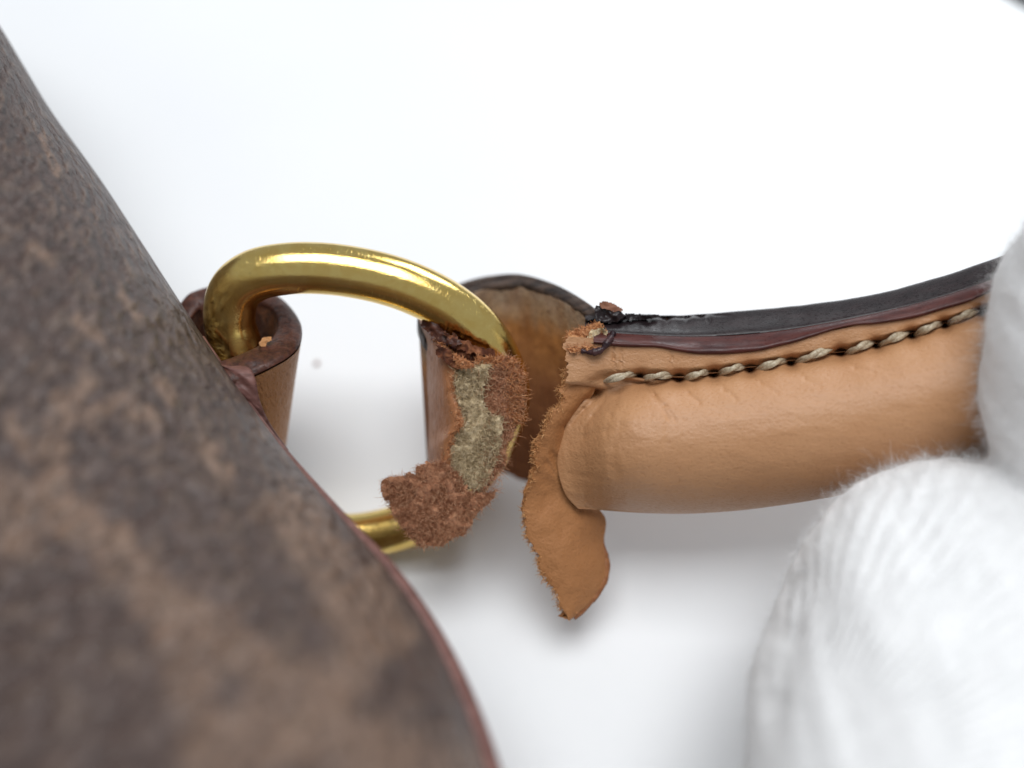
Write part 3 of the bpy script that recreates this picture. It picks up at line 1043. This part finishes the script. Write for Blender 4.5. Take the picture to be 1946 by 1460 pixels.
loop = solid('back_strap', INv, INv + (OUTv - INv) * .9, LOOPIN, hd, uvl)
kr = np.linspace(0, 1, 14)
rimL = li[:, None] * (1 - kr)[None, :, None] + lo[:, None] * kr[None, :, None]
cr_ = np.sqrt(np.maximum(1 - (2 * kr - 1) ** 2, 0))
rimL[..., 1] -= 6 * cr_[None]
rimL[..., 2] += .35 * cr_[None] + .16 * fbm(np.arange(NL)[:, None] * .14, kr[None] * 2, 81)
gro = np.exp(-((kr - .42) / .1) ** 2)
rimL[..., 2] -= .35 * gro[None] * sm(40, 70, np.arange(NL))[:, None]
solid('strap_rim', Q(rimL), Q(rimL + np.array((0, 14, -.9))), m_paint('weathered_rim', (.022, .016, .014), (.085, .055, .042), .4, True, 1.0, .22), loop)

# --- torn stub in front of the ring
stub_h = lambda x, y: np.interp(x, [720, 790, 800, 815, 840, 865, 900, 940, 970, 1000], [.8, -3.0, -2.0, .2, 2.2, 3.2, 3.4, 3.0, 2.2, 1.0]) - (y - 700) * .010
low_h = lambda x, y: 2.4 - (y - 880) * .012 - np.abs(x - 840) * .010
stub = bpy.data.objects.new('torn_stub', None)
COL.objects.link(stub)
stub.parent = hd
stub.empty_display_size = .003
# base of everything, dark raw leather
sheet('raw_core', [(836, 650), (905, 668), (955, 680), (978, 694), (982, 740), (976, 800), (960, 860), (942, 905), (915, 935), (870, 930), (852, 905), (850, 860), (850, 760), (846, 690)],
      lambda x, y: stub_h(x, y) - .9, 1.3, SUEDE_DARK, stub, 3, .5, 3, 50, .08)
# smooth skin on the outside, wrapping round the left
tsk = np.linspace(0, 1, 120)
skL = cr([(795, 606, -5), (800, 650, -5), (808, 700, -4.8), (814, 760, -4.8), (815, 820, -5), (813, 862, -5.2), (818, 898, -5.2)], 120)
skR = cr([(812, 628, .2), (846, 664, 2.6), (862, 700, 3.4), (861, 750, 3.3), (874, 800, 3.4), (856, 832, 2.8), (846, 902, 1.4)], 120)
skj = 5 * fbm(skR[:, 1] * .08, skR[:, 1] * 0, 5)
us = np.linspace(0, 1, 36)
SK = skL[:, None] * (1 - us)[None, :, None] + skR[:, None] * us[None, :, None]
SK[..., 0] += skj[:, None] * us[None] ** 8
skR[:, 0] += skj
SK[..., 2] = skL[:, 2:3] + (skR[:, 2:3] - skL[:, 2:3]) * np.sin(us * math.pi / 2)[None] ** .8
SK[..., 2] += .12 * fbm(SK[..., 0] * .05, SK[..., 1] * .03, 7)
SKv = Q(SK)
skin = solid('outer_skin', SKv, SKv + np.array((.9, 0, -.9)), STUBSKIN, stub)
kq = rng.integers(10, 112, 700)
bb = V(skR[kq, 0] + rng.uniform(-4, 2, 700), skR[kq, 1] + rng.uniform(-3, 3, 700), skR[kq, 2] - rng.uniform(-.15, .8, 700))
fibres('fibre_fuzz', bb, np.stack((np.ones(700) * .8, rng.normal(0, .7, 700), rng.normal(.4, .6, 700)), -1), rng.uniform(.3, .9, 700), rng.uniform(.03, .055, 700), FIB_ORANGE, skin, .8)
# torn rim layers running down to the right
rimpolys = [([(797, 604), (822, 612), (850, 634), (880, 652), (868, 662), (842, 654), (815, 636), (800, 622)], 2.0, RIMBROWN, 0),
            ([(838, 628), (868, 640), (905, 656), (945, 668), (930, 680), (890, 672), (856, 656)], 2.6, SUEDE_DARK, 0),
            ([(850, 640), (872, 644), (880, 656), (862, 662), (846, 652)], 2.9, RIMBROWN, 0),
            ([(826, 650), (856, 668), (884, 690), (872, 704), (850, 690), (830, 672)], 3.3, SUEDE_DARK, 0),
            ([(862, 674), (890, 686), (902, 698), (880, 700), (866, 690)], 3.7, SUEDE_RED, 1)]
for k, (pp, hz_, mt, fz) in enumerate(rimpolys):
    hfn = (lambda hz_: (lambda x, y: stub_h(x, y) * .35 + hz_ - .4 - (700 - y) * .006))(hz_)
    ro, rpoly = sheet('torn_layer', pp, hfn, 1.0, mt, stub, 2.5, .22, 4, 100 + k, .1)
    if fz:
        fuzz_on('fibre_fuzz', rpoly, hfn, FIB_ORANGE, ro, 260, 120, (.2, .6), .04, .6, (.2, .5), .8)
# red brown felt on the right
fR = lambda x, y: stub_h(x, y) - .1
rf, rpoly = sheet('red_fibre_layer', [(906, 690), (940, 686), (964, 676), (982, 690), (990, 712), (985, 735), (996, 752), (990, 780), (978, 800), (975, 830), (966, 850), (960, 880), (945, 905), (925, 930), (900, 934), (915, 880), (915, 800), (905, 720)], fR, 1.3, SUEDE_RED, stub, 3, .36, 5, 52, .1)
fuzz_on('fibre_fuzz', rpoly, fR, FIB_RED, rf, 2600, 380, (.6, 1.7), .026, .04, (.4, 1.5), .7)
ko = rng.uniform(0, 1, 900)
ox, oy = 978 + 14 * rng.normal(0, .6, 900), 700 + 105 * ko
fibres('fibre_fuzz', V(ox, oy, fR(ox, oy) + .1), rng.normal(0, 1, (900, 3)) + np.array((.7, 0, .4)), rng.uniform(.4, 1.5, 900), rng.uniform(.025, .05, 900), FIB_ORANGE, rf, .8)
oy2 = rng.uniform(664, 690, 500)
ox2 = 905 + (oy2 - 664) * 0 + rng.uniform(0, 78, 500)
oy2 = 682 + (ox2 - 905) * .06 + rng.uniform(-4, 10, 500)
fibres('fibre_fuzz', V(ox2, oy2, fR(ox2, oy2) + .2), rng.normal(0, 1, (500, 3)) + np.array((0, .3, .5)), rng.uniform(.3, .9, 500), rng.uniform(.03, .05, 500), FIB_ORANGE, rf, .8)
# the few long stray hairs
sb = np.array([(978, 706, 2.6), (980, 714, 2.6), (992, 752, 2.2), (990, 765, 2.2), (962, 860, 1.6), (958, 872, 1.6)])
sd = np.array([(1, .9, .2), (.9, 1.2, .3), (1, .05, .2), (1, .3, 0), (.5, -1, 0), (.7, -.9, .1)])
fibres('fibre_fuzz', Q(sb), sd, np.array([1.6, 2.3, 1.6, 1.2, 1.6, 1.2]), .035, FIB_ORANGE, rf, .25, 8)
# beige filler
fB = lambda x, y: stub_h(x, y) + .45 - .25 * sm(820, 900, y)
def fBc(x, y):
    h = fB(x, y)
    for p0, p1, dep, wd in (((872, 742), (890, 800), .5, 3), ((890, 800), (868, 850), .5, 3), ((868, 880), (905, 870), .45, 2.5), ((905, 870), (948, 868), .4, 2.5), ((885, 905), (900, 880), .5, 2.5), ((915, 790), (890, 815), .35, 2.5), ((884, 705), (880, 760), .4, 3), ((905, 870), (900, 925), .4, 2.5)):
        d, _ = seg_d(x + 5 * fbm(x * .08, y * .08, 4), y + 5 * fbm(x * .08, y * .08, 6), *p0, *p1)
        h = h - dep * np.exp(-(d / wd) ** 2) + .18 * sm(8, 3, d) 
    return h


be, bpoly = sheet('beige_filler', [(866, 700), (888, 698), (912, 694), (931, 692), (926, 722), (918, 742), (920, 768), (932, 790), (956, 794), (951, 822), (953, 842), (944, 872), (934, 896), (918, 922), (904, 932), (886, 918), (866, 896), (848, 866), (850, 838), (874, 812), (878, 800), (868, 766), (864, 730)], fBc, 1.2, BEIGE, stub, 3, .40, 5, 54, .06)
fuzz_on('fibre_fuzz', bpoly, fB, FIB_BEIGE, be, 3800, 420, (.5, 1.1), .030, .04, (.2, .6), 1.2)
# felt flap hanging at the bottom
lw, lpoly = sheet('felt_flap', [(723, 918), (742, 906), (768, 903), (788, 900), (792, 886), (812, 880), (846, 878), (872, 905), (892, 934), (918, 938), (946, 930), (930, 955), (905, 975), (894, 1000), (884, 1014), (860, 1022), (842, 1040), (815, 1036), (796, 1042), (772, 1012), (745, 978), (730, 945)], low_h, 1.0, SUEDE_RED, stub, 3, .36, 4, 56, .07)
fuzz_on('fibre_fuzz', lpoly, low_h, FIB_RED, lw, 4200, 420, (.5, 1.3), .024, .0, (.2, .8), 1.1)

# ------------------------------------------------------------------ gloved hand
person = empty('person', V(2400, 1500, 0), 'person reaching in with a fuzzy white knitted glove to hold the handle end', 'person')


def px_mm(r, h):
    return r * KPX * (D0 - h) / D0


chains = [
    [(1812, 1062, 8.5, 195), (1772, 1200, 16, 285), (1737, 1460, 25, 315), (1770, 1800, 32, 330), (2000, 2250, 40, 350)],
    [(2140, 560, 16.5, 226), (2130, 720, 17, 240), (2160, 860, 17, 238), (2250, 1080, 16, 245), (2420, 1400, 18, 265), (2420, 1800, 34, 320)],
    [(2230, 520, -15, 155), (2360, 620, -17, 160), (2600, 900, -8, 170), (2600, 1450, 14, 230)],
    [(2400, 430, -15, 150), (2540, 560, -16, 155), (2780, 900, -8, 165), (2700, 1450, 14, 230)],
    [(2560, 380, -14, 130), (2700, 540, -14, 135), (2920, 900, -7, 150), (2800, 1450, 16, 220)],
    [(2420, 1400, 18, 280), (2620, 1450, 18, 280), (2800, 1500, 18, 240)],
    [(2420, 1600, 26, 320), (2640, 1650, 28, 300)],
    [(2000, 2250, 40, 350), (2420, 1800, 34, 330)],
    [(2420, 1800, 34, 330), (2500, 2300, 46, 470), (2700, 2900, 55, 600)],
    [(2640, 1650, 28, 300), (2620, 2300, 46, 470)],
]
bm = bmesh.new()
for ch in chains:
    c = np.array(ch, float)
    m_ = cr(c, 8 * (len(c) - 1) + 1)
    for (x, y, h, r) in m_:
        p = W(V(x, y, h))
        from mathutils import Matrix
        bmesh.ops.create_uvsphere(bm, u_segments=20, v_segments=12, radius=px_mm(r, h) * MM, matrix=Matrix.Translation(p))
tmp = bpy.data.meshes.new('glove_tmp')
bm.to_mesh(tmp)
bm.free()
to_ = bpy.data.objects.new('glove_tmp', tmp)
COL.objects.link(to_)
rm = to_.modifiers.new('r', 'REMESH')
rm.mode = 'VOXEL'
rm.voxel_size = .0007
s_ = to_.modifiers.new('s', 'SMOOTH')
s_.factor = .5
s_.iterations = 14
dg = bpy.context.evaluated_depsgraph_get()
gm = bpy.data.meshes.new_from_object(to_.evaluated_get(dg))
bpy.data.objects.remove(to_)
gm.name = 'glove'
nv = len(gm.vertices)
co = np.empty(nv * 3, np.float32)
gm.vertices.foreach_get('co', co)
co = co.reshape(-1, 3).astype(float)
no = np.empty(nv * 3, np.float32)
gm.vertices.foreach_get('normal', no)
no = no.reshape(-1, 3).astype(float)


def unview(wc):
    d = (wc - C0) / MM
    v = np.stack((d @ RT, d @ UP, d @ TO), -1)
    k = KPX * (D0 - v[:, 2]) / D0
    return v, 973 + v[:, 0] / k, 730 - v[:, 1] / k


vw, gx, gy = unview(co)
nvw = np.stack((no @ RT, no @ UP, no @ TO), -1)
# soft folds by the fingertip seam and uneven knit
fold = np.zeros(nv)
for p0, p1, dep, wd in (((1512, 1085), (1492, 1200), 1.0, 22), ((1492, 1200), (1470, 1330), .9, 22), ((1470, 1330), (1452, 1470), .8, 25)):
    d, _ = seg_d(gx, gy, *p0, *p1)
    fold -= .35 * dep * np.exp(-(d / wd) ** 2)
fold *= (nvw[:, 2] > -.2)
co2 = co + no * ((fold + .35 * fbm(vw[:, 0] * .25, vw[:, 1] * .25 + vw[:, 2] * .2, 14))[:, None] * MM)
# knit direction: ribs fan out from the root of the finger
is_index = (gx > 1830 + np.clip(gy - 860, -400, 400) * .35) & (gy < 1200)
ang = np.degrees(np.arctan2(1560 - gy, gx - 1440))
rib = ang * 2.05 + 1.2 * fbm(gx * .006, gy * .006, 19)
amp_ = sm(1000, 1120, np.hypot(gx - 1440, gy - 1560) + 1000 - 300) * sm(40, -60, gx - (1850 + np.clip(gy - 860, -400, 400) * .35)) * (.6 + .4 * vn(gx * .01, gy * .01, 4))
gm.vertices.foreach_set('co', (co2 - root_loc(person)).astype(np.float32).ravel())
at = gm.attributes.new('rib', 'FLOAT', 'POINT')
at.data.foreach_set('value', rib.astype(np.float32))
at = gm.attributes.new('rib_depth', 'FLOAT', 'POINT')
at.data.foreach_set('value', amp_.astype(np.float32))
gm.polygons.foreach_set('use_smooth', np.ones(len(gm.polygons), bool))
gm.materials.clear()
gm.materials.append(GLOVE)
gm.update()
glove = bpy.data.objects.new('glove', gm)
COL.objects.link(glove)
glove.parent = person
# loose cotton hairs
vis = np.where((gx > 1380) & (gx < 2080) & (gy > 330) & (gy < 1560) & (nvw[:, 2] > -.55))[0]
wgt = 1.0 / (1.0 + 2.2 * np.abs(nvw[vis, 2]))
pick = rng.choice(vis, 13000, p=wgt / wgt.sum())
v2, _, _ = unview(co2[pick])
fibres('cotton_fuzz', v2, nvw[pick] + rng.normal(0, .55, (13000, 3)), rng.gamma(2.0, .42, 13000) + .25, rng.uniform(.008, .017, 13000), GLOVEFIB, glove, .35)
